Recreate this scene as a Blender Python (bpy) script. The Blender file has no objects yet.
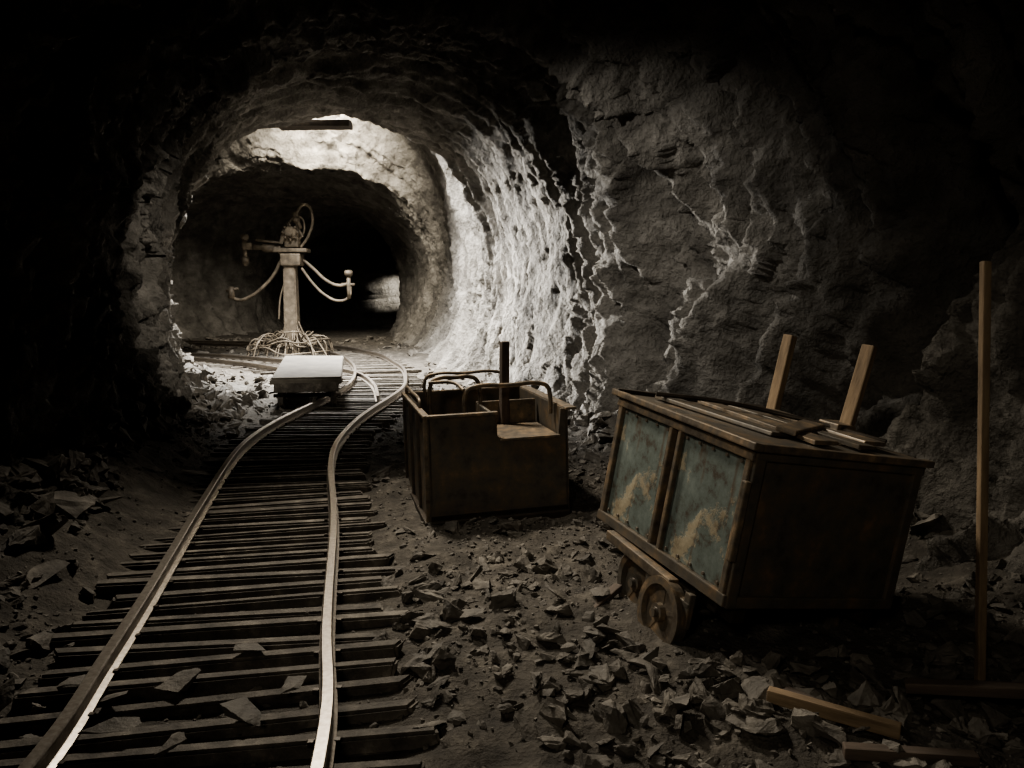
import bpy, bmesh, math, random
import numpy as np
from mathutils import Vector, Matrix, noise as mnoise
random.seed(7); rng=np.random.RandomState(11)
D=bpy.data; S=bpy.context.scene
try: S.view_settings.look='AgX - Medium High Contrast'
except Exception: pass

# ------------------------------------------------------------------ numpy noise
_perm=rng.permutation(4096).astype(np.int64); _val=rng.rand(4096)*2-1
def _hi(ix,iy,iz): return _perm[(ix+_perm[(iy+_perm[iz&4095])&4095])&4095]
def _h(ix,iy,iz): return _val[_hi(ix,iy,iz)]
def vn(x,y,z):
    x,y,z=np.broadcast_arrays(np.asarray(x,float),np.asarray(y,float),np.asarray(z,float))
    xi=np.floor(x).astype(np.int64); yi=np.floor(y).astype(np.int64); zi=np.floor(z).astype(np.int64)
    fx=x-xi; fy=y-yi; fz=z-zi
    u=fx*fx*(3-2*fx); v=fy*fy*(3-2*fy); w=fz*fz*(3-2*fz)
    def L(a,b,t): return a+(b-a)*t
    x00=L(_h(xi,yi,zi),_h(xi+1,yi,zi),u); x10=L(_h(xi,yi+1,zi),_h(xi+1,yi+1,zi),u)
    x01=L(_h(xi,yi,zi+1),_h(xi+1,yi,zi+1),u); x11=L(_h(xi,yi+1,zi+1),_h(xi+1,yi+1,zi+1),u)
    return L(L(x00,x10,v),L(x01,x11,v),w)
def fbm(x,y,z,o=4):
    s=0;a=1;t=0
    for i in range(o):
        s=s+a*vn(x+i*17.3,y+i*9.1,z+i*5.7); t+=a; a*=.5; x=x*2.03;y=y*2.03;z=z*2.03
    return s/t
def ridged(x,y,z,o=4):
    s=0;a=1;t=0
    for i in range(o):
        s=s+a*(1-2*np.abs(vn(x+i*7.3,y+i*19.1,z+i*3.7))); t+=a; a*=.5; x=x*2.1;y=y*2.1;z=z*2.1
    return s/t
def facets(x,y,z,tilt=.8):
    """angular chipped rock: every Voronoi cell is a randomly tilted plane"""
    xi=np.floor(x).astype(np.int64); yi=np.floor(y).astype(np.int64); zi=np.floor(z).astype(np.int64)
    best=np.full(x.shape,1e9); out=np.zeros(x.shape)
    for a in (-1,0,1):
        for b in (-1,0,1):
            for c in (-1,0,1):
                h=_hi(xi+a,yi+b,zi+c)
                r1=_val[(h*7+1)&4095]*.5+.5; r2=_val[(h*13+5)&4095]*.5+.5; r3=_val[(h*29+11)&4095]*.5+.5
                px=x-(xi+a+r1); py=y-(yi+b+r2); pz=z-(zi+c+r3); dd=px*px+py*py+pz*pz
                v=_val[(h*3+17)&4095]*.5+tilt*(px*_val[(h*5+2)&4095]+py*_val[(h*11+3)&4095]+pz*_val[(h*17+4)&4095])
                m=dd<best; best=np.where(m,dd,best); out=np.where(m,v,out)
    return out
def sstep(a,b,x):
    t=np.clip((x-a)/(b-a),0,1); return t*t*(3-2*t)

# ------------------------------------------------------------------ materials
def mat_new(name):
    m=D.materials.new(name); m.use_nodes=True
    nt=m.node_tree; b=nt.nodes['Principled BSDF']; return m,nt,b
def noise_n(nt,scale,detail=6,rough=.6,co=None,stretch=None):
    n=nt.nodes.new('ShaderNodeTexNoise'); n.inputs['Scale'].default_value=scale
    n.inputs['Detail'].default_value=detail; n.inputs['Roughness'].default_value=rough
    if co is None:
        tc=nt.nodes.new('ShaderNodeTexCoord'); co=tc.outputs['Object']
    if stretch:
        mp=nt.nodes.new('ShaderNodeMapping'); mp.inputs['Scale'].default_value=stretch
        nt.links.new(co,mp.inputs['Vector']); co=mp.outputs['Vector']
    nt.links.new(co,n.inputs['Vector']); return n
def ramp(nt,src,stops):
    r=nt.nodes.new('ShaderNodeValToRGB'); e=r.color_ramp.elements
    while len(e)<len(stops): e.new(.5)
    for i,(p,c) in enumerate(stops):
        e[i].position=p; e[i].color=(*c,1)
    nt.links.new(src,r.inputs['Fac']); return r
def bump(nt,b,src,strength,dist,prev=None):
    k=nt.nodes.new('ShaderNodeBump'); k.inputs['Strength'].default_value=strength; k.inputs['Distance'].default_value=dist
    nt.links.new(src,k.inputs['Height'])
    if prev: nt.links.new(prev.outputs[0],k.inputs['Normal'])
    nt.links.new(k.outputs[0],b.inputs['Normal']); return k
def simple(name,stops,scale=6,rough=.85,metal=0,bs=.4,bd=.01,stretch=None,detail=7,fine=60):
    m,nt,b=mat_new(name)
    n=noise_n(nt,scale,detail,.65,stretch=stretch); r=ramp(nt,n.outputs['Fac'],stops)
    nt.links.new(r.outputs['Color'],b.inputs['Base Color'])
    b.inputs['Roughness'].default_value=rough; b.inputs['Metallic'].default_value=metal
    k=bump(nt,b,n.outputs['Fac'],bs,bd)
    n2=noise_n(nt,fine,4,.6,stretch=stretch); bump(nt,b,n2.outputs['Fac'],bs*.7,bd*.35,k)
    return m
M_rock=simple('tunnel_rock',[(.3,(.055,.049,.042)),(.5,(.13,.12,.104)),(.7,(.245,.229,.204))],2.1,.86,0,1,.18,fine=16,detail=11)
M_floor=simple('gravel_ground',[(.3,(.027,.023,.018)),(.55,(.072,.063,.051)),(.75,(.165,.147,.122))],7,.9,0,1,.05,fine=40)
M_rub=simple('broken_slate',[(.3,(.045,.04,.033)),(.55,(.112,.1,.084)),(.75,(.24,.218,.185))],5,.75,0,.8,.03,fine=30)
M_tie=simple('old_sleeper_wood',[(.3,(.035,.030,.025)),(.55,(.11,.097,.08)),(.75,(.25,.223,.187))],9,.8,0,.8,.02)
M_rail=simple('worn_rail_steel',[(.3,(.23,.2,.17)),(.7,(.42,.385,.34))],45,.36,.95,.08,.002)
M_wood=simple('raw_timber',[(.3,(.12,.085,.053)),(.6,(.27,.195,.12)),(.8,(.4,.3,.195))],5,.8,0,.5,.01,stretch=(4,4,.7))
M_dwood=simple('dark_timber',[(.3,(.05,.038,.03)),(.7,(.13,.098,.074))],5,.8,0,.5,.01,stretch=(4,4,.7))
M_rust=simple('rusty_steel',[(.3,(.055,.046,.037)),(.45,(.11,.099,.083)),(.58,(.15,.118,.083)),(.7,(.25,.165,.10))],7,.5,.4,.35,.006,detail=11)
M_dark=simple('dark_iron',[(.3,(.025,.021,.017)),(.7,(.075,.06,.046))],8,.5,.5,.3,.006)
M_trim=simple('rust_trim',[(.3,(.08,.058,.04)),(.45,(.14,.12,.096)),(.58,(.22,.167,.112)),(.7,(.37,.27,.18))],13,.48,.4,.35,.005,detail=11)
M_pale=simple('pale_dusty_board',[(.3,(.06,.052,.04)),(.6,(.14,.125,.1)),(.8,(.23,.21,.17))],3,.8,0,.3,.01)
M_rig=simple('weathered_brass_iron',[(.3,(.05,.041,.03)),(.55,(.135,.11,.08)),(.75,(.26,.22,.165))],6,.6,.2,.4,.01)
def patina():
    m,nt,b=mat_new('peeling_green_paint')
    n=noise_n(nt,2.9,10,.7); r=ramp(nt,n.outputs['Fac'],[(.0,(0,0,0)),(.55,(0,0,0)),(.59,(1,1,1)),(1,(1,1,1))])
    n2=noise_n(nt,8,10,.75); g=ramp(nt,n2.outputs['Fac'],[(.38,(.06,.048,.034)),(.46,(.10,.12,.107)),(.7,(.175,.205,.188))])
    c=ramp(nt,n2.outputs['Fac'],[(.35,(.11,.08,.05)),(.5,(.25,.215,.15)),(.7,(.38,.34,.25))])
    mx=nt.nodes.new('ShaderNodeMix'); mx.data_type='RGBA'
    nt.links.new(r.outputs['Color'],mx.inputs['Factor']); nt.links.new(g.outputs['Color'],mx.inputs['A']); nt.links.new(c.outputs['Color'],mx.inputs['B'])
    st=noise_n(nt,6,6,.6,stretch=(1,3.2,.5)); sr=ramp(nt,st.outputs['Fac'],[(.0,(0,0,0)),(.57,(0,0,0)),(.69,(.7,.7,.7)),(1,(.7,.7,.7))])
    m2=nt.nodes.new('ShaderNodeMix'); m2.data_type='RGBA'; m2.inputs['B'].default_value=(.085,.055,.032,1)
    nt.links.new(sr.outputs['Color'],m2.inputs['Factor']); nt.links.new(mx.outputs['Result'],m2.inputs['A'])
    nt.links.new(m2.outputs['Result'],b.inputs['Base Color']); b.inputs['Roughness'].default_value=.62; b.inputs['Metallic'].default_value=.15
    bump(nt,b,r.outputs['Color'],.3,.004); return m
M_pat=patina()

# ------------------------------------------------------------------ helpers
def link(o,parent=None):
    S.collection.objects.link(o)
    if parent: o.parent=parent
    return o
def mesh_np(name,V,F,mat,smooth=True,parent=None):
    me=D.meshes.new(name); V=np.asarray(V,np.float32)
    me.from_pydata(V.tolist(),[],F.tolist() if hasattr(F,'tolist') else F)
    me.materials.append(mat)
    if smooth: me.polygons.foreach_set('use_smooth',[True]*len(me.polygons))
    me.update(); return link(D.objects.new(name,me),parent)
def empty(name,loc=(0,0,0),M=None):
    e=D.objects.new(name,None); e.empty_display_size=.2
    if M is not None: e.matrix_world=M
    else: e.location=loc
    return link(e)
def box(name,c,s,mat,parent=None,rot=(0,0,0),bev=.006,jit=0):
    bm=bmesh.new(); bmesh.ops.create_cube(bm,size=1)
    for v in bm.verts:
        v.co=Vector((v.co.x*s[0],v.co.y*s[1],v.co.z*s[2]))
        if jit: v.co+=Vector([random.uniform(-jit,jit) for _ in range(3)])
    if bev: bmesh.ops.bevel(bm,geom=bm.edges[:],offset=min(bev,min(s)*.3),segments=2,affect='EDGES',profile=.6)
    me=D.meshes.new(name); bm.to_mesh(me); bm.free(); me.materials.append(mat)
    o=D.objects.new(name,me); o.location=c; o.rotation_euler=rot; return link(o,parent)
def cyl(name,a,b,r,mat,parent=None,r2=None,seg=20,bev=0):
    a=Vector(a);b=Vector(b);d=b-a
    bm=bmesh.new(); bmesh.ops.create_cone(bm,cap_ends=True,segments=seg,radius1=r,radius2=r if r2 is None else r2,depth=d.length)
    if bev: bmesh.ops.bevel(bm,geom=[e for e in bm.edges if len(e.link_faces)==2 and any(len(f.verts)>4 for f in e.link_faces)],offset=bev,segments=2,affect='EDGES')
    for f in bm.faces: f.smooth=len(f.verts)==4
    me=D.meshes.new(name); bm.to_mesh(me); bm.free(); me.materials.append(mat)
    o=D.objects.new(name,me); o.location=(a+b)/2; o.rotation_mode='QUATERNION'; o.rotation_quaternion=d.to_track_quat('Z','Y'); return link(o,parent)
def tube(name,pts,r,mat,parent=None,cyclic=False,bez=True):
    c=D.curves.new(name,'CURVE'); c.dimensions='3D'; c.bevel_depth=r; c.bevel_resolution=4; c.resolution_u=10; c.use_fill_caps=True
    if bez:
        s=c.splines.new('BEZIER'); s.bezier_points.add(len(pts)-1)
        for p,q in zip(s.bezier_points,pts):
            p.co=q; p.handle_left_type=p.handle_right_type='AUTO'
    else:
        s=c.splines.new('POLY'); s.points.add(len(pts)-1)
        for p,q in zip(s.points,pts): p.co=(*q,1)
    s.use_cyclic_u=cyclic; c.materials.append(mat)
    return link(D.objects.new(name,c),parent)
def catmull(P,n):
    P=[np.array(p,float) for p in P]; P=[2*P[0]-P[1]]+P+[2*P[-1]-P[-2]]; out=[]
    for i in range(1,len(P)-2):
        for k in range(n):
            t=k/n;a,b,c,d=P[i-1:i+3]
            out.append(.5*((2*b)+(-a+c)*t+(2*a-5*b+4*c-d)*t*t+(-a+3*b-3*c+d)*t**3))
    out.append(P[-2]); return np.array(out)

# ------------------------------------------------------------------ tunnel shell
def ramp_i(ks): 
    a=np.array(ks,float); return lambda y: np.interp(y,a[:,0],a[:,1])
Rf=ramp_i([(-3,3.8),(2,3.4),(5,2.75),(8.5,1.35),(11,.4),(14,-.35),(17,-.9),(21,-1.5),(21.8,-1.75),(26,-3.1),(28.3,-4.0),(29.0,-1.5),(33,-1.2)])
Lf=ramp_i([(-3,-3.4),(2,-3.2),(5.5,-3.15),(9,-4.2),(11.5,-5.1),(13.9,-6.0),(14.7,-9.2),(20.8,-9.6),(21.7,-9.6),(23.2,-12),(25,-12),(28,-9),(33,-9)])
Hf=ramp_i([(-3,4.3),(5.6,4.3),(6.2,5.0),(7.4,5.0),(8.0,4.35),(13.9,4.45),(14.7,6.8),(20.8,6.8),(21.7,4.95),(25,4.6),(33,4.2)])  # includes a roof recess added out of view to house fill spots
ys=[-3.0]
while ys[-1]<33:
    y=ys[-1]; st=.024 if 3<y<15 else (.025 if 20.3<y<22.2 else .06)
    ys.append(y+st)
ys=np.array(ys); NC=480
ph=np.linspace(math.radians(-62),math.radians(242),NC)
Y,PH=np.meshgrid(ys,ph,indexing='ij')
A=(Rf(Y)-Lf(Y))/2; C=(Rf(Y)+Lf(Y))/2; H=Hf(Y); zc=1.7
cs=np.cos(PH); sn=np.sin(PH)
ex=np.where(sn>0,.85,.45)
dx=np.sign(cs)*np.abs(cs)**ex; dz=np.where(sn>0,(H-zc)*np.abs(sn)**.95,2.25*sn)
X=C+A*dx; Z=zc+dz
warp=fbm(X*.42,Y*.42,Z*.42,2)*.55+.03*fbm(X*2,Y*2,Z*2,2)
def saw(q,k=.7):
    f=q-np.floor(q); return np.where(f<k,f/k,(1-f)/(1-k))
m1=np.clip(fbm(X*.35+9,Y*.35,Z*.35,2)+.6,.2,1)
farm=sstep(8.5,11,Y)
nearR=(1-sstep(8.5,10.5,Y))*sstep(.0,.5,cs)
d=.11-(.07+.13*m1)*saw((Y+warp)/.52,.5)*(1+.3*nearR)-.055*saw((Y+warp*1.3+.2)/.19)
# deep vertical grooves between the rock ribs of the near right side
gr=saw((Y*1.0+warp*1.5+.18*Z)/.86+.2,.5)
d+=nearR*.34*sstep(.45,1.0,gr)*(.45+.55*np.clip(fbm(X*.9+3,Y*.9,Z*.5,2)*2+.6,0,1))
big=fbm(PH*.5+3,Y*.8+warp*.5,5.0,2)
d+=.30*np.clip(big,-.25,1)*np.where(Y<14,1-.4*farm,.3)
d+=.16*fbm(X*1.1,Y*1.1,Z*.8+4,3)
wx=X+.15*fbm(X*2,Y*2,Z*2,2); wy=Y+.6*warp; wz=Z+.15*fbm(X*2+9,Y*2,Z*2,2)
cham=sstep(14.2,15,Y)*(1-sstep(22,23,Y))*(1-sstep(.2,.7,cs))
leftw=sstep(.3,.8,-cs)*(1-sstep(14,15,Y))
fk=(1-.5*farm-.35*(sn>.75))*(1+1.2*cham)+leftw*1.4+nearR*.5
fa=facets(wx*.7,wy*2.2,wz*.7,.9); fb_=facets(wx*2.6+5,wy*4.6,wz*2.4,.9)
fk=np.where(Y>24,.3,fk)
d+=fk*.08*fa+fk*.055*fb_
d+=(1-.4*farm)*(.05*facets(wx*6+5,wy*7,wz*6,.9)+.09*fbm(X*5,Y*6,Z*5,5))
d-=(1-.6*farm)*.05*np.abs(fbm(X*3.3+2,Y*4,Z*2.8,4))*2
def hollow(y0,sy,z0,sz,a): return a*np.exp(-((Y-y0+ .25*(Z-1.5)+.3*warp)/sy)**2-((Z-z0)/sz)**2)*(cs>0)
d+=hollow(5.45,.42,1.25,1.0,1.3)+hollow(8.2,.35,1.4,1.1,.8)+hollow(6.9,.25,1.2,.9,.5)+hollow(7.6,.14,2.0,1.1,.25)
d-=hollow(4.75,.3,1.0,.9,.25)
X=X+d*cs; Z=Z+d*sn; Yd=Y+.12*fbm(X*1.3,Y*1.3+7,Z*1.3,3)+cham*(.22*facets(X*1.1,Y*.8,Z*2.2,.8)+.08*facets(X*3.1,Y*3,Z*5.2,.8))
V=np.stack([X,Yd,Z],-1).reshape(-1,3); n0,n1=Y.shape
i=np.arange(n0-1)[:,None]*n1+np.arange(n1-1)[None,:]
F=np.stack([i,i+n1,i+n1+1,i+1],-1).reshape(-1,4)
F=F.tolist(); F.append(list(range(n1))); F.append([(n0-1)*n1+k for k in range(n1)])
mesh_np('wall_tunnel',V,F,M_rock,True)

# ------------------------------------------------------------------ floor
T0=[(-.95,-1.5),(-1.0,0.8),(-1.144,2.53),(-1.34,3.52),(-1.64,5.0),(-2.11,7.02),(-2.34,8.46),(-2.41,9.8),(-2.30,11.6),(-2.28,13.5),(-2.7,16.0),(-3.7,18.9),(-5.3,21.2),(-7.6,22.6),(-9.6,23.0),(-11.5,23.1)]
T0=[(x*k,y*k) for x,y in T0 for k in [.93+.07*min(max((y-11)/8,0),1)]]
TR=catmull(T0,14)
BR=catmull([(-2.3,10.9),(-2.75,13.0),(-3.5,14.7),(-4.9,16.4),(-6.7,17.9),(-8.9,18.9)],14)
def tdist(x,y):
    x=np.atleast_1d(x);y=np.atleast_1d(y); best=np.full(x.shape,99.)
    for p in np.concatenate([TR[::3],BR[::3]]): best=np.minimum(best,np.hypot(x-p[0],y-p[1]))
    return best
def gz(x,y):
    x=np.asarray(x,float);y=np.asarray(y,float)
    dl=x-Lf(y); dr=Rf(y)-x
    k=sstep(.68,.95,tdist(x.ravel(),y.ravel()).reshape(x.shape))
    z=.035*fbm(x*2.2,y*2.2,0.,3)-.018
    z=z+k*(.033+.08*fbm(x*1.6+5,y*1.6,1.,4)+.03*ridged(x*6,y*6,2.,3))
    z=z+.55*np.clip(1-dl/1.1,0,1.3)**1.5*np.where(y<14,1,.3)+.3*np.clip(1-dr/.7,0,1.3)**1.5
    return z
gx=np.linspace(-13.5,4.6,420); gy=np.concatenate([np.linspace(-3.2,9,340),np.linspace(9.07,33.3,240)])
GX,GY=np.meshgrid(gx,gy,indexing='ij'); GZ=gz(GX,GY)
V=np.stack([GX,GY,GZ],-1).reshape(-1,3); n0,n1=GX.shape
i=np.arange(n0-1)[:,None]*n1+np.arange(n1-1)[None,:]
F=np.stack([i,i+n1,i+n1+1,i+1],-1).reshape(-1,4)
mesh_np('floor',V,F,M_floor,True)

# ------------------------------------------------------------------ rubble
def hull(k,flat,sub=0,rough=.1):
    bm=bmesh.new(); ax=random.uniform(.5,.9)
    for _ in range(k):
        v=Vector((random.gauss(0,1),random.gauss(0,1),random.gauss(0,1))).normalized()*random.uniform(.7,1)
        bm.verts.new((v.x,v.y*ax,v.z*flat))
    bmesh.ops.convex_hull(bm,input=bm.verts[:])
    bmesh.ops.delete(bm,geom=[v for v in bm.verts if not v.link_faces],context='VERTS')
    if sub:
        bmesh.ops.subdivide_edges(bm,edges=bm.edges[:],cuts=sub,use_grid_fill=True)
        bmesh.ops.triangulate(bm,faces=bm.faces[:]); o=Vector((random.random()*50,0,0))
        for v in bm.verts:
            q=v.co*2.2+o; v.co=v.co*(1+rough*.6*mnoise.noise(q))+Vector((mnoise.noise(q*2.5),mnoise.noise(q*2.5+Vector((9,0,0))),mnoise.noise(q*2.5+Vector((0,9,0)))*min(1,flat*2)))*rough
    bmesh.ops.triangulate(bm,faces=bm.faces[:])
    bm.verts.ensure_lookup_table(); bm.verts.index_update()
    Vv=np.array([v.co[:] for v in bm.verts]); Ff=np.array([[v.index for v in f.verts] for f in bm.faces]); bm.free(); return Vv,Ff
VAR=[hull(random.choice([9,12,15]),random.choice([.3,.45,.65])) for _ in range(24)]
VBIG=[hull(random.choice([8,10,12]),random.choice([.3,.4,.6]),3,.09) for _ in range(18)]
SLAB=[hull(random.choice([8,9,11]),.13,4,.05) for _ in range(10)]
def rotm(a,b,c): return np.array(Matrix.Rotation(a,3,'Z')@Matrix.Rotation(b,3,'X')@Matrix.Rotation(c,3,'Y'))
def scatter(name,items,mat):
    VV=[];FF=[];off=0
    for (x,y,z,s,va,tilt) in items:
        if va is None: va=random.choice(VBIG if s>.05 else VAR)
        v,f=va; R=rotm(random.uniform(0,6.28),random.gauss(0,tilt),random.gauss(0,tilt))
        v2=(v*s)@R.T+np.array([x,y,z]); VV.append(v2); FF.append(f+off); off+=len(v)
    return mesh_np(name,np.concatenate(VV),np.concatenate(FF),mat,False)
def blocked(x,y,m=0):
    if -1.0-m<x<.5+m and 5.2-m<y<6.7+m:
        u=(x+.55)*.966+(y-5.3)*.259; w=-(x+.55)*.259+(y-5.3)*.966
        if -.05-m<u<1.0+m and -.05-m<w<1.25+m: return True
    if .3<x<2.1 and 3.0<y<4.7:
        u=(x-.87)*.93+(y-3.17)*.37; w=-(x-.87)*.37+(y-3.17)*.93
        if -.2-m<u<1.1+m and .02-m<w<1.1+m: return True
    if math.hypot(x+5.32,y-19.4)<1.35+m: return True
    if math.hypot(x-1.91,y-3.1)<.05+m: return True
    return False
items=[]
def addr(N,y0,y1,smin,smax,pw,trackp,yp=1.3,base=.55,cap=.045):
    yy=y0+(y1-y0)*rng.rand(N)**yp; tt=rng.rand(N); L=Lf(yy)+.1; R=Rf(yy)-.05; xx=L+(R-L)*tt
    td=tdist(xx,yy); g=gz(xx,yy); cl=fbm(xx*.9,yy*.9,8.,3)
    for x,y,t,z,c in zip(xx,yy,td,g,cl):
        s=smin+(smax-smin)*random.random()**pw
        if t<.8:
            if random.random()>trackp: continue
            s=min(s,cap)
            if abs(t-.445)<.06+s*.5: continue
        if random.random()>base+c*1.2: continue
        if s>.03 and blocked(x,y,s): continue
        items.append((x,y,z+s*.15,s,None,.35))
addr(32000,1.2,11,.007,.026,2,.6,1.5,.8)
addr(4200,1.2,14,.025,.09,2.0,.2)
addr(1700,1.6,4.4,.03,.12,1.6,.4,1,.5,.085)
addr(700,1.5,14,.07,.17,2.2,.0)
addr(1500,14,26,.04,.2,2.5,.0,1,.5)
for _ in range(900):
    y=random.uniform(2,13.6); x=float(Lf(y))+.15+abs(random.gauss(0,.65)); s=random.uniform(.05,.27)
    if tdist(x,y)[0]<.9+s: continue
    items.append((x,y,float(gz(x,y))+s*.25,s*random.uniform(.5,1),None,.5))
for _ in range(260):
    y=random.uniform(4.5,13); x=float(Rf(y))-.1-abs(random.gauss(0,.3)); s=random.uniform(.04,.17)
    if blocked(x,y,s): continue
    items.append((x,y,float(gz(x,y))+s*.2,s,None,.5))
for _ in range(340):
    x=random.gauss(.75,.45); y=random.gauss(2.95,.42); s=.02+.085*random.random()**1.8
    if x<-.2 or blocked(x,y,s*.5): continue
    items.append((x,y,float(gz(x,y))+s*.3,s,None,.4))
scatter('rock_rubble',items,M_rub)
sl=[]
for (x,y,s) in [(-1.66,2.98,.15),(-1.28,3.0,.13),(-.98,2.72,.14),(-.4,3.96,.12),(.24,3.84,.13),(-.2,3.63,.09),(.77,3.09,.12),(-1.12,2.5,.12),(.5,3.3,.11),(-2.45,4.0,.2),(-2.6,4.9,.24),(-1.4,2.62,.12),(-.85,2.95,.09),(-1.5,2.85,.1),(-2.9,6.0,.3),(-2.5,3.3,.2),(.3,2.95,.1),(.05,2.7,.12),(-.3,2.75,.1),(.9,2.7,.12),(-2.0,2.9,.15),(.45,3.85,.1),(.62,4.1,.1),(.1,4.4,.09),(-2.55,6.3,.2),(-2.1,3.5,.14),(-1.15,3.3,.1)]:
    z=float(gz(x,y)); t=tdist(x,y)[0]
    sl.append((x,y,z+(.10 if t<.8 else .03),s,random.choice(SLAB),.25))
scatter('slate_slabs',sl,M_rub)

# ------------------------------------------------------------------ railway track
trk=empty('railway_track')
def build_track(TR,tag,s_start,near):
    seg=np.diff(TR,axis=0); sl_=np.hypot(seg[:,0],seg[:,1]); cum=np.concatenate([[0],np.cumsum(sl_)])
    def at(s):
        x=np.interp(s,cum,TR[:,0]); y=np.interp(s,cum,TR[:,1]); x2=np.interp(s+.05,cum,TR[:,0]); y2=np.interp(s+.05,cum,TR[:,1]); x1=np.interp(s-.05,cum,TR[:,0]); y1=np.interp(s-.05,cum,TR[:,1])
        return x,y,math.atan2(y2-y1,x2-x1)
    prof=[(-.034,0),(.034,0),(.034,.01),(.010,.018),(.009,.058),(.021,.067),(.024,.086),(.019,.092),(-.019,.092),(-.024,.086),(-.021,.067),(-.009,.058),(-.010,.018),(-.034,.01)]
    for nm,off in (('rail_left',.445),('rail_right',-.445)):
        V=[];F=[];n=len(prof);ss=np.arange(.1,cum[-1]-.1,.12)
        for k,s in enumerate(ss):
            x,y,a=at(s); nx_,ny_=-math.sin(a),math.cos(a); wob=.008*math.sin(s*1.9+off*5)
            for (u,w) in prof: V.append((x+nx_*(off+u+wob),y+ny_*(off+u+wob),.04+w+.004*math.sin(s*2.3)))
            if k:
                for j in range(n): F.append([(k-1)*n+j,(k-1)*n+(j+1)%n,k*n+(j+1)%n,k*n+j])
        F.append(list(range(n))); F.append([(len(ss)-1)*n+j for j in range(n)])
        mesh_np(nm+tag,V,F,M_rail,False,trk)
    bm=bmesh.new(); s=s_start
    while s<cum[-1]-.2:
        x,y,a=at(s); 
        L=1.5+random.uniform(-.14,.14); g=bmesh.ops.create_cube(bm,size=1)['verts']
        Mx=Matrix.Translation((x+random.uniform(-.05,.05),y,.002+random.uniform(-.012,.006)))@Matrix.Rotation(a+random.gauss(0,.018),4,'Z')@Matrix.Rotation(random.gauss(0,.01),4,'X')@Matrix.Rotation(random.gauss(0,.07),4,'Y')
        wd=random.uniform(.055,.08)
        for v in g: v.co=Mx@Vector((v.co.x*wd+random.uniform(-.008,.008),v.co.y*L+random.uniform(-.04,.04),v.co.z*.075+random.uniform(-.005,.005)))
        s+=(.172 if s<14 and near else .26)*random.uniform(.94,1.06)
    bmesh.ops.bevel(bm,geom=bm.edges[:],offset=.012,segments=2,affect='EDGES')
    me=D.meshes.new('sleepers'+tag); bm.to_mesh(me); bm.free(); me.materials.append(M_tie); link(D.objects.new('sleepers'+tag,me),trk)
    if near:
        bm=bmesh.new(); s=.2
        while s<14:
            x,y,a=at(s)
            for off in (.445,-.445):
                for e in (-.045,.045):
                    g=bmesh.ops.create_cube(bm,size=.02)['verts']
                    for v in g: v.co=Vector((x-math.sin(a)*(off+e),y+math.cos(a)*(off+e),.045))+v.co
            s+=.34
        me=D.meshes.new('spikes'); bm.to_mesh(me); bm.free(); me.materials.append(M_dark); link(D.objects.new('spikes',me),trk)
build_track(TR,'',.2,True)
build_track(BR,'_branch',3.0,False)

# ------------------------------------------------------------------ wheel maker (axis = local x)
def wheel(name,c,r,w,parent,mat=M_trim):
    bm=bmesh.new(); N=36
    prof=[(-w*.5,r*1.05),(-w*.3,r*1.05),(-w*.2,r*.98),(w*.5,r*.95),(w*.5,r*.8),(-w*.1,r*.78),(-w*.5,r*.82)]
    rings=[]
    for k in range(N):
        t=2*math.pi*k/N; rings.append([bm.verts.new((p[0],p[1]*math.cos(t),p[1]*math.sin(t))) for p in prof])
    for k in range(N):
        a,b=rings[k],rings[(k+1)%N]
        for j in range(len(prof)): bm.faces.new((a[j],b[j],b[(j+1)%len(prof)],a[(j+1)%len(prof)]))
    for rr,hh in ((r*.3,w*1.15),(r*.15,w*1.7)):
        g=bmesh.ops.create_cone(bm,cap_ends=True,segments=20,radius1=rr,radius2=rr*.9,depth=hh)['verts']
        for v in g: v.co=Vector((-v.co.z,v.co.y,v.co.x))
    g=bmesh.ops.create_cone(bm,cap_ends=True,segments=28,radius1=r*.82,radius2=r*.82,depth=w*.35)['verts']
    for v in g: v.co=Vector((v.co.z,v.co.y,v.co.x))
    for k in range(5):
        t=k*math.pi*.4+.3; g=bmesh.ops.create_cube(bm,size=1)['verts']; Rm=Matrix.Rotation(t,4,'X')
        for v in g: v.co=Rm@Vector((v.co.x*w*.42,(v.co.y+.5)*r*.6+r*.22,v.co.z*r*.12))
    bmesh.ops.recalc_face_normals(bm,faces=bm.faces[:])
    me=D.meshes.new(name); bm.to_mesh(me); bm.free(); me.materials.append(mat)
    o=D.objects.new(name,me); o.location=c; return link(o,parent)

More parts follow.
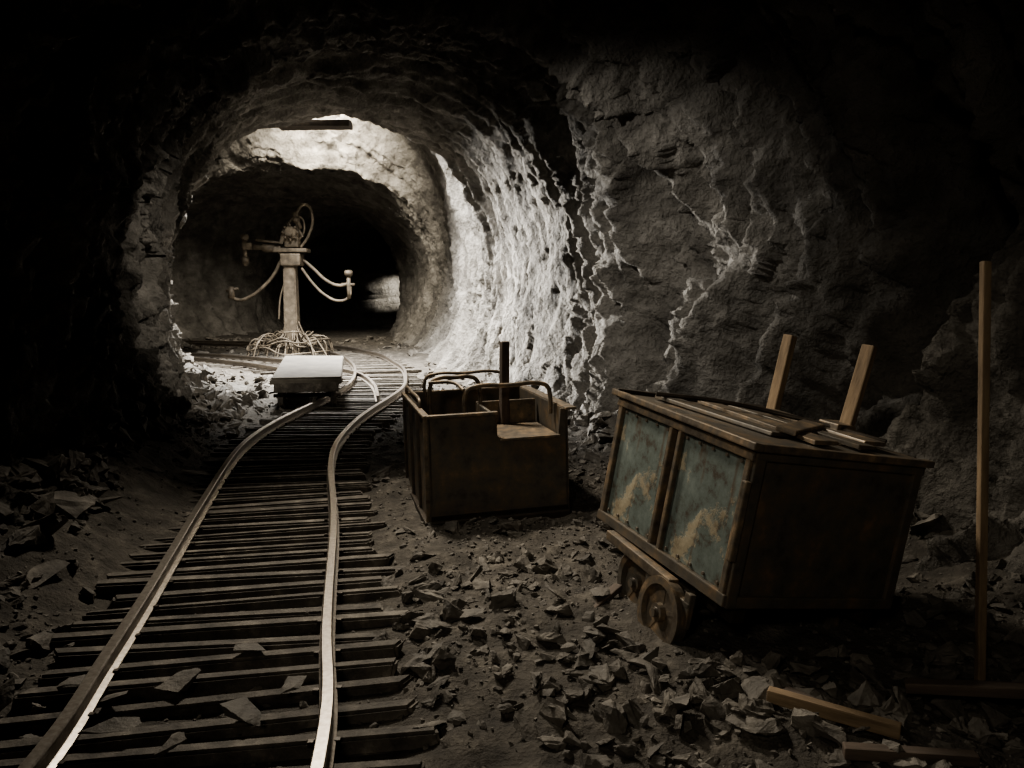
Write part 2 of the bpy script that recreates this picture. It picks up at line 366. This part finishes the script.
# ------------------------------------------------------------------ tilted ore cart (right)
W=Vector((.93,.37,-.155)).normalized(); L_=Vector((-.40,.99,.075)); L_=(L_-W*L_.dot(W)).normalized(); U=W.cross(L_)
O=Vector((.87,3.17,.30))
Mx=Matrix(((W.x,L_.x,U.x,O.x),(W.y,L_.y,U.y,O.y),(W.z,L_.z,U.z,O.z),(0,0,0,1)))
oc=empty('mine_ore_cart',M=Mx)
w,l,h=.92,1.11,.68
box('body',(w/2,l/2,h/2),(w-.05,l-.05,h-.03),M_rust,oc)
for sx,nm in ((0.02,'l'),(w-.02,'r')):
    box('panel_a_'+nm,(sx,l*.25,h*.5),(.02,l*.42,h*.84),M_pat,oc,bev=.004)
    box('panel_b_'+nm,(sx,l*.76,h*.5),(.02,l*.42,h*.84),M_pat,oc,bev=.004)
    e=-.012 if sx<.5 else .012
    for yy,ww in ((.022,.035),(l*.47,.025),(l*.54,.025),(l-.022,.035)):
        box('upright_'+nm,(sx+e,yy,h*.5),(.04,ww,h-.01),M_trim,oc,jit=.002)
    box('rail_low_'+nm,(sx+e,l*.5,.03),(.045,l+.02,.05),M_rust,oc,jit=.003)
    box('rail_top_'+nm,(sx+e,l*.5,h-.03),(.045,l+.02,.045),M_trim,oc,jit=.003)
    for pb in (.25,.76):
        for q in range(5): 
            for zz in (.075,h-.075): cyl('rivet',(sx+e*.3,l*pb+(q-2)*.1,zz),(sx+e*1.6,l*pb+(q-2)*.1,zz),.008,M_trim,oc,seg=8)
for sy,nm in ((.0,'f'),(l,'b')):
    box('end_sheet_'+nm,(w/2,sy+(.01 if sy==0 else -.01),h/2),(w-.06,.02,h-.06),M_rust,oc)
    for sx in (.025,w-.025): box('end_post_'+nm,(sx,sy,h/2),(.05,.035,h),M_rust,oc,jit=.002)
    box('end_top_'+nm,(w/2,sy,h-.025),(w,.035,.05),M_rust,oc); box('end_low_'+nm,(w/2,sy,.025),(w,.035,.05),M_rust,oc)
box('corner_latch',(-.02,-.012,h*.55),(.03,.03,h*.5),M_trim,oc,jit=.003)
box('lid',(w/2,l/2,h+.005),(w+.05,l+.07,.025),M_rust,oc,jit=.004)
box('lid_edge_l',(-.02,l/2,h+.01),(.045,l+.09,.03),M_trim,oc,jit=.004)
box('lid_edge_f',(w/2,-.025,h+.005),(w+.06,.035,.03),M_trim,oc,jit=.004)
box('lid_edge_b',(w/2,l+.02,h+.012),(w+.06,.05,.04),M_dark,oc,jit=.006)
for k,(x,y,a,ln,wd) in enumerate([(.25,.62,.15,.8,.13),(.45,.55,-.05,.95,.12),(.62,.5,.04,.9,.1),(.8,.55,-.1,.85,.12)]):
    box('lid_board_%d'%k,(x,y,h+.028+.004*k),(wd,ln,.018),M_trim if k%2 else M_rust,oc,rot=(random.uniform(-.01,.01),.03*(-1)**k,a),bev=.004,jit=.004)
box('lid_hatch',(.52,.35,h+.05),(.5,.1,.025),M_trim,oc,rot=(0,0,.6),jit=.005)
tube('lid_bar',[(.1,.95,h+.05),(.4,.8,h+.07),(.7,.6,h+.06),(.9,.2,h+.05)],.012,M_dark,oc)
box('timber_post_far',(w+.02,l-.07,h+.21),(.05,.06,.5),M_wood,oc,rot=(-.05,.1,0.2),jit=.003)
box('timber_post_near',(w+.0,.46,h+.23),(.045,.065,.5),M_wood,oc,rot=(-.02,.18,.3),jit=.003)
box('post_bracket',(w-.07,.46,h+.05),(.12,.13,.06),M_trim,oc,jit=.005)
for x in (.1,w-.1): box('sill',(x,l/2,-.045),(.07,l*.98,.07),M_dark,oc)
for y in (.12,l/2,l-.12): box('cross_member',(w/2,y,-.04),(w*.92,.06,.06),M_dark,oc)
for k,y in enumerate((.33,.66)):
    x0=-.045 if k==0 else .03
    cyl('axle_%d'%k,(x0-.05,y,-.17),(w-.02,y,-.17),.02,M_dark,oc)
    for x in (.05,w-.16): box('axle_box',(x,y,-.12),(.07,.11,.14),M_rust,oc,jit=.003)
    wheel('wheel_l_%d'%k,(x0,y,-.175),.155,.07,oc,M_trim if k==0 else M_rust); wheel('wheel_r_%d'%k,(w-.1,y,-.17),.15,.07,oc)
box('side_step',(-.03,.62,-.03),(.05,.6,.05),M_trim,oc,rot=(.03,0,0),jit=.004)
for y in (.18,.5): box('wheel_guard',(-.03,y,-.10),(.03,.04,.16),M_rust,oc,jit=.003)
box('axle_beam',(-.03,.34,-.075),(.03,.36,.03),M_rust,oc,jit=.003)

# ------------------------------------------------------------------ open personnel cart (middle)
pc=empty('mine_man_car',M=Matrix.Translation((-.54,5.2,.0))@Matrix.Rotation(math.radians(14),4,'Z')@Matrix.Rotation(math.radians(-1.5),4,'Y'))
w,l,h=.97,1.25,.77
box('floor_pan',(w/2,l/2,.06),(w,l,.08),M_dark,pc)
box('side_l',(.012,l/2,h/2),(.024,l,h),M_rust,pc)
box('side_r',(w-.012,l/2,h/2),(.024,l,h),M_rust,pc)
box('end_b',(w/2,l-.012,h/2),(w-.02,.024,h),M_rust,pc)
bm=bmesh.new(); out=[(0,.02),(w,.02),(w,h),(w-.05,h),(w-.07,.585),(.50,.585),(.46,.62),(.46,h),(0,h)]
lo=[bm.verts.new((x,0,z)) for x,z in out]; hi=[bm.verts.new((x,.026,z)) for x,z in out]
bm.faces.new(lo); bm.faces.new(hi[::-1])
for k in range(len(out)): bm.faces.new((lo[k],hi[k],hi[(k+1)%len(out)],lo[(k+1)%len(out)]))
bmesh.ops.recalc_face_normals(bm,faces=bm.faces[:])
me=D.meshes.new('end_f'); bm.to_mesh(me); bm.free(); me.materials.append(M_rust); link(D.objects.new('end_f',me),pc)
box('partition',(.47,.33,.5),(.022,.58,.5),M_rust,pc)
box('seat',(.70,.36,.56),(.46,.62,.03),M_trim,pc)
box('seat_back',(.70,.7,.62),(.46,.03,.26),M_trim,pc)
for y in (.02,.40,.80,l-.02): box('side_rib',(-.012,y,h/2),(.03,.035,h),M_rust if y>.1 else M_trim,pc,jit=.002)
for y in (.21,.6,1.02): box('side_panel',(-.004,y,h*.48),(.012,.29,h*.84),M_trim if y<.5 else M_rust,pc)
box('rim_l',(-.008,l/2,h),(.045,l+.03,.022),M_trim,pc); box('rim_r',(w+.02,l/2,h),(.08,l+.03,.018),M_trim,pc)
box('rim_b',(w/2,l,h),(w,.045,.022),M_trim,pc); box('rim_f',(.235,-.005,h),(.48,.045,.022),M_trim,pc); box('rim_f_low',(.70,0,.585),(.42,.04,.02),M_trim,pc)
box('base_l',(-.015,l/2,.03),(.05,l+.02,.06),M_dark,pc); box('base_f',(w/2,-.01,.03),(w,.04,.06),M_dark,pc)
def hoop(nm,a,b,z,hh,r=.012,lean=0):
    a=Vector(a);b=Vector(b);pts=[]
    A0=Vector((a.x,a.y,z));B0=Vector((b.x,b.y,z)); d=(B0-A0); rr=.07/d.length
    pts=[A0,A0+Vector((0,0,hh*.6)),A0+Vector((0,0,hh*.9))+d*rr*.3,A0+Vector((0,0,hh))+d*rr,A0+Vector((0,0,hh))+d*.5,B0+Vector((0,0,hh))-d*rr,B0+Vector((0,0,hh*.9))-d*rr*.3,B0+Vector((0,0,hh*.6)),B0]
    tube(nm,pts,r,M_trim,pc)
hoop('handrail_front',(.30,.25,0),(.92,.25,0),.70,.22,.016)
hoop('handrail_mid',(.10,.55,0),(.47,.55,0),.70,.26,.016)
hoop('handrail_side',(.0,.35,0),(.0,1.15,0),h-.02,.09,.012)
hoop('handrail_rear',(.15,1.18,0),(.8,1.18,0),h-.02,.17,.013)
tube('handrail_link',[(.30,.25,.9),(.25,.4,.94),(.10,.55,.93)],.013,M_trim,pc)
box('upright_timber',(.68,.66,.78),(.06,.055,.84),M_dwood,pc,rot=(0,.03,.2),jit=.003)

# ------------------------------------------------------------------ flat trolley on the track (far)
ft=empty('flat_platform_trolley',M=Matrix.Translation((-3.2,10.5,-.02))@Matrix.Rotation(math.radians(11),4,'Z'))
w,l=.93,2.3
box('deck',(w/2,l/2,.46),(w,l,.07),M_pale,ft,rot=(.05,0,0),bev=.015,jit=.01)
box('deck_sheet',(w/2,l/2,.503),(w*.97,l*.985,.022),M_pale,ft,rot=(.05,0,0),jit=.012)
for x in (.1,w-.1): box('sill',(x,l/2,.38),(.09,l*.95,.1),M_tie,ft,rot=(.045,0,0))
box('bumper_front',(w/2,.03,.33),(w*.9,.07,.13),M_tie,ft); box('bumper_rear',(w/2,l-.05,.42),(w*.9,.07,.14),M_tie,ft)
for k,y in enumerate((.22,l-.4)):
    cyl('axle_%d'%k,(.02,y,.2),(w-.02,y,.2),.025,M_dark,ft)
    wheel('wheel_l_%d'%k,(.12,y,.18),.16,.07,ft,M_tie); wheel('wheel_r_%d'%k,(w-.12,y,.18),.16,.07,ft,M_tie)
    for x in (.16,w-.16): box('axle_box',(x,y,.29),(.06,.14,.16),M_dark,ft)

# ------------------------------------------------------------------ rock drill stand (far)
rg=empty('rock_drill_stand',(-5.32,19.4,0))
u=.0244
def P(px,py,dy=0): return ((px-295)*u,dy,(357-py)*u)
bm=bmesh.new(); bmesh.ops.create_cube(bm,size=1)
for v in bm.verts:
    t=v.co.z+.5; ww=.34-.06*t; v.co=Vector((v.co.x*ww,v.co.y*ww,t*2.4))
bmesh.ops.bevel(bm,geom=bm.edges[:],offset=.025,segments=2,affect='EDGES')
me=D.meshes.new('column'); bm.to_mesh(me); bm.free(); me.materials.append(M_rig); link(D.objects.new('column',me),rg)
box('column_cap',P(297,262),(.48,.4,.28),M_rig,rg,bev=.03,jit=.01)
box('cap_plate',P(297,253),(.8,.42,.09),M_rig,rg,bev=.02)
box('drill_body',P(298,243),(.34,.3,.36),M_rig,rg,bev=.05)
cyl('drill_head',P(298,236,-.22),P(298,236,.22),.15,M_rig,rg,bev=.02); cyl('drill_hub',P(298,236,-.3),P(298,236,.3),.08,M_rig,rg)
box('drill_bracket',P(290,240),(.1,.3,.36),M_rig,rg,rot=(0,.3,0),bev=.02)
for k in range(8):
    t=k*math.pi/4; cyl('gear_tooth',(P(298,236)[0]+.14*math.cos(t),-.2,P(298,236)[2]+.14*math.sin(t)),(P(298,236)[0]+.2*math.cos(t),-.2,P(298,236)[2]+.2*math.sin(t)),.028,M_rig,rg,seg=8)
cyl('feed_screw',P(306,232),P(300,216),.05,M_rig,rg); cyl('feed_nut',P(303,226),P(301.5,221),.09,M_rig,rg,bev=.02)
cyl('crossarm',P(252,249),P(300,253),.06,M_rig,rg); cyl('crossarm_low',P(262,243),P(290,246),.03,M_rig,rg)
cyl('crossarm_sleeve',P(268,250),P(280,251.5),.09,M_rig,rg,bev=.01)
cyl('crossarm_collar',P(284,251.6),P(287,252),.11,M_rig,rg,bev=.01)
cyl('arm_clamp',P(251,268),P(251,237),.045,M_rig,rg); cyl('arm_knob_top',P(251,243),P(251,237),.1,M_rig,rg,bev=.03)
cyl('arm_knob_low',P(251,266),P(251,259),.085,M_rig,rg,bev=.02); box('arm_block',P(254,249),(.22,.18,.16),M_rig,rg,bev=.02)
tube('hose_loop',[P(306,250),P(314,238),P(318,220),P(312,209),P(305,213),P(303,228),P(308,240)],.034,M_rig,rg)
tube('hose_loop_thin',[P(292,240),P(296,225),P(305,220),P(310,232),P(302,246)],.022,M_rig,rg)
tube('arm_left',[P(286,262),P(280,274),P(268,288),P(254,298),P(242,301),P(236,297),P(235,290)],.042,M_rig,rg)
cyl('arm_left_cup',P(236,300),P(236,288),.09,M_rig,rg,r2=.06,bev=.01)
cyl('arm_left_bar',P(231,292),P(243,290),.035,M_rig,rg)
tube('arm_left_stay',[P(290,280),P(284,300),P(282,320)],.022,M_rig,rg)
tube('arm_right',[P(308,262),P(318,271),P(330,282),P(342,287),P(352,285)],.04,M_rig,rg)
tube('arm_right_low',[P(306,270),P(316,284),P(328,296),P(342,302),P(352,298),P(354,288)],.033,M_rig,rg)
cyl('arm_right_valve',P(352,300),P(352,274),.05,M_rig,rg); cyl('arm_right_knob',P(352,278),P(352,272),.1,M_rig,rg,bev=.02)
cyl('arm_right_handle',P(345,286),P(358,286),.035,M_rig,rg)
for k in range(30):
    a=k/30*2*math.pi+.15; R_=random.uniform(.7,1.2); z0=random.uniform(.3,.95)
    c,s_=math.cos(a),math.sin(a)
    tube('base_strut_%d'%k,[(c*.14,s_*.14,z0),(c*.3,s_*.3,z0*.6),(c*R_*.6,s_*R_*.6,.36+random.uniform(-.08,.24)),(c*R_*.85,s_*R_*.85,.24+random.uniform(-.05,.2)),(c*R_,s_*R_,.03)],.017,M_rig,rg)
for k,(R_,z) in enumerate(((.95,.15),(.7,.34),(.45,.5),(.82,.3))):
    tube('base_ring_%d'%k,[(R_*math.cos(t)*random.uniform(.85,1.15),R_*math.sin(t),z+random.uniform(-.08,.14)) for t in np.linspace(0,2*math.pi,13)[:-1]],.018,M_rig,rg,True)

# ------------------------------------------------------------------ timber bits
def stick(name,a,b,sx,sy,mat,jit=.003):
    a=Vector(a);b=Vector(b);o=box(name,(a+b)/2,(sx,sy,(b-a).length),mat,None,jit=jit); o.rotation_mode='QUATERNION'; o.rotation_quaternion=(b-a).to_track_quat('Z','Y'); return o
stick('wooden_pole',(1.91,3.1,.0),(1.815,3.1,1.71),.034,.034,M_wood)
stick('timber_plank',(.95,2.82,.11),(1.34,2.60,.09),.04,.05,M_wood)
stick('timber_plank',(1.0,2.98,.06),(1.1,2.75,.10),.07,.035,M_dwood)
stick('timber_plank',(.38,3.74,.05),(.54,3.90,.11),.05,.03,M_dwood)
stick('timber_plank',(1.1,2.5,.08),(1.5,2.42,.10),.05,.04,M_dwood)
stick('timber_plank',(1.5,2.9,.1),(2.1,2.6,.22),.06,.04,M_dwood)
b=box('roof_beam',(-3.4,14.2,4.43),(1.25,.3,.12),M_dark,None,jit=.02)

# ------------------------------------------------------------------ lights
def area(name,loc,tgt,size,power,col=(1,1,1),spread=180):
    l=D.lights.new(name,'AREA'); l.size=size; l.energy=power; l.color=col; l.spread=math.radians(spread)
    o=D.objects.new(name,l); o.location=loc; o.rotation_mode='QUATERNION'; o.rotation_quaternion=(Vector(tgt)-Vector(loc)).to_track_quat('-Z','Y'); return link(o)
def spot(name,loc,tgt,ang,power,col=(1,1,1),r=.2,blend=.8):
    l=D.lights.new(name,'SPOT'); l.spot_size=math.radians(ang); l.spot_blend=blend; l.energy=power; l.color=col; l.shadow_soft_size=r
    o=D.objects.new(name,l); o.location=loc; o.rotation_mode='QUATERNION'; o.rotation_quaternion=(Vector(tgt)-Vector(loc)).to_track_quat('-Z','Y'); return link(o)
area('shaft_light',(-4.2,15.6,6.1),(-2.8,15.2,0),1.6,2400,(1,.975,.93),115)
area('shaft_light_back',(-4.8,19.7,6.3),(-4.8,21.4,5.2),1.4,580,(1,.92,.78),110)
spot('right_wall_fill',(-6.9,15.2,2.2),(-.3,11.75,1.5),38,24000,(1,.97,.92),.3,1)  # unseen spot added behind the left lip to graze the right wall
spot('foreground_fill',(-1.4,6.8,4.3),(.0,4.2,.0),80,1150,(1,.91,.77),.3,1)  # added spot hidden in the roof recess, backlights carts and rubble
spot('cart_fill',(-1.9,4.5,3.35),(.45,4.2,.6),62,230,(1,.91,.77),.08,1)  # added spot above the frame, brightens the carts' left faces
spot('behind_camera_fill',(-.9,-1.2,2.9),(1.4,5.6,.2),62,170,(1,.9,.74),.3,1)  # added weak fill behind the camera for front faces and wall
spot('rib_fill',(-2.0,6.8,4.15),(1.5,7.9,1.4),66,640,(1,.95,.87),.08,1)  # added spot in the roof recess, brightens the right wall ribs
spot('left_bank_fill',(-.9,6.9,4.2),(-4.6,10.8,.5),46,620,(1,.93,.82),.12,1)  # added out-of-view spot, lifts the left wall and its rocks
spot('far_passage_lamp',(-2.2,30.9,1.9),(-4.7,33,1.5),26,2200,(1,.95,.85),.05)
wd=D.worlds.new('World'); S.world=wd; wd.use_nodes=True; wd.node_tree.nodes['Background'].inputs[0].default_value=(.02,.025,.03,1); wd.node_tree.nodes['Background'].inputs[1].default_value=.2

# ------------------------------------------------------------------ camera
cam=D.cameras.new('camera'); cam.lens=28.125; cam.sensor_width=36; cam.clip_start=.05
co=D.objects.new('camera',cam); co.location=(0,0,1.6); co.rotation_euler=(math.radians(90-6.7),0,0); link(co); S.camera=co
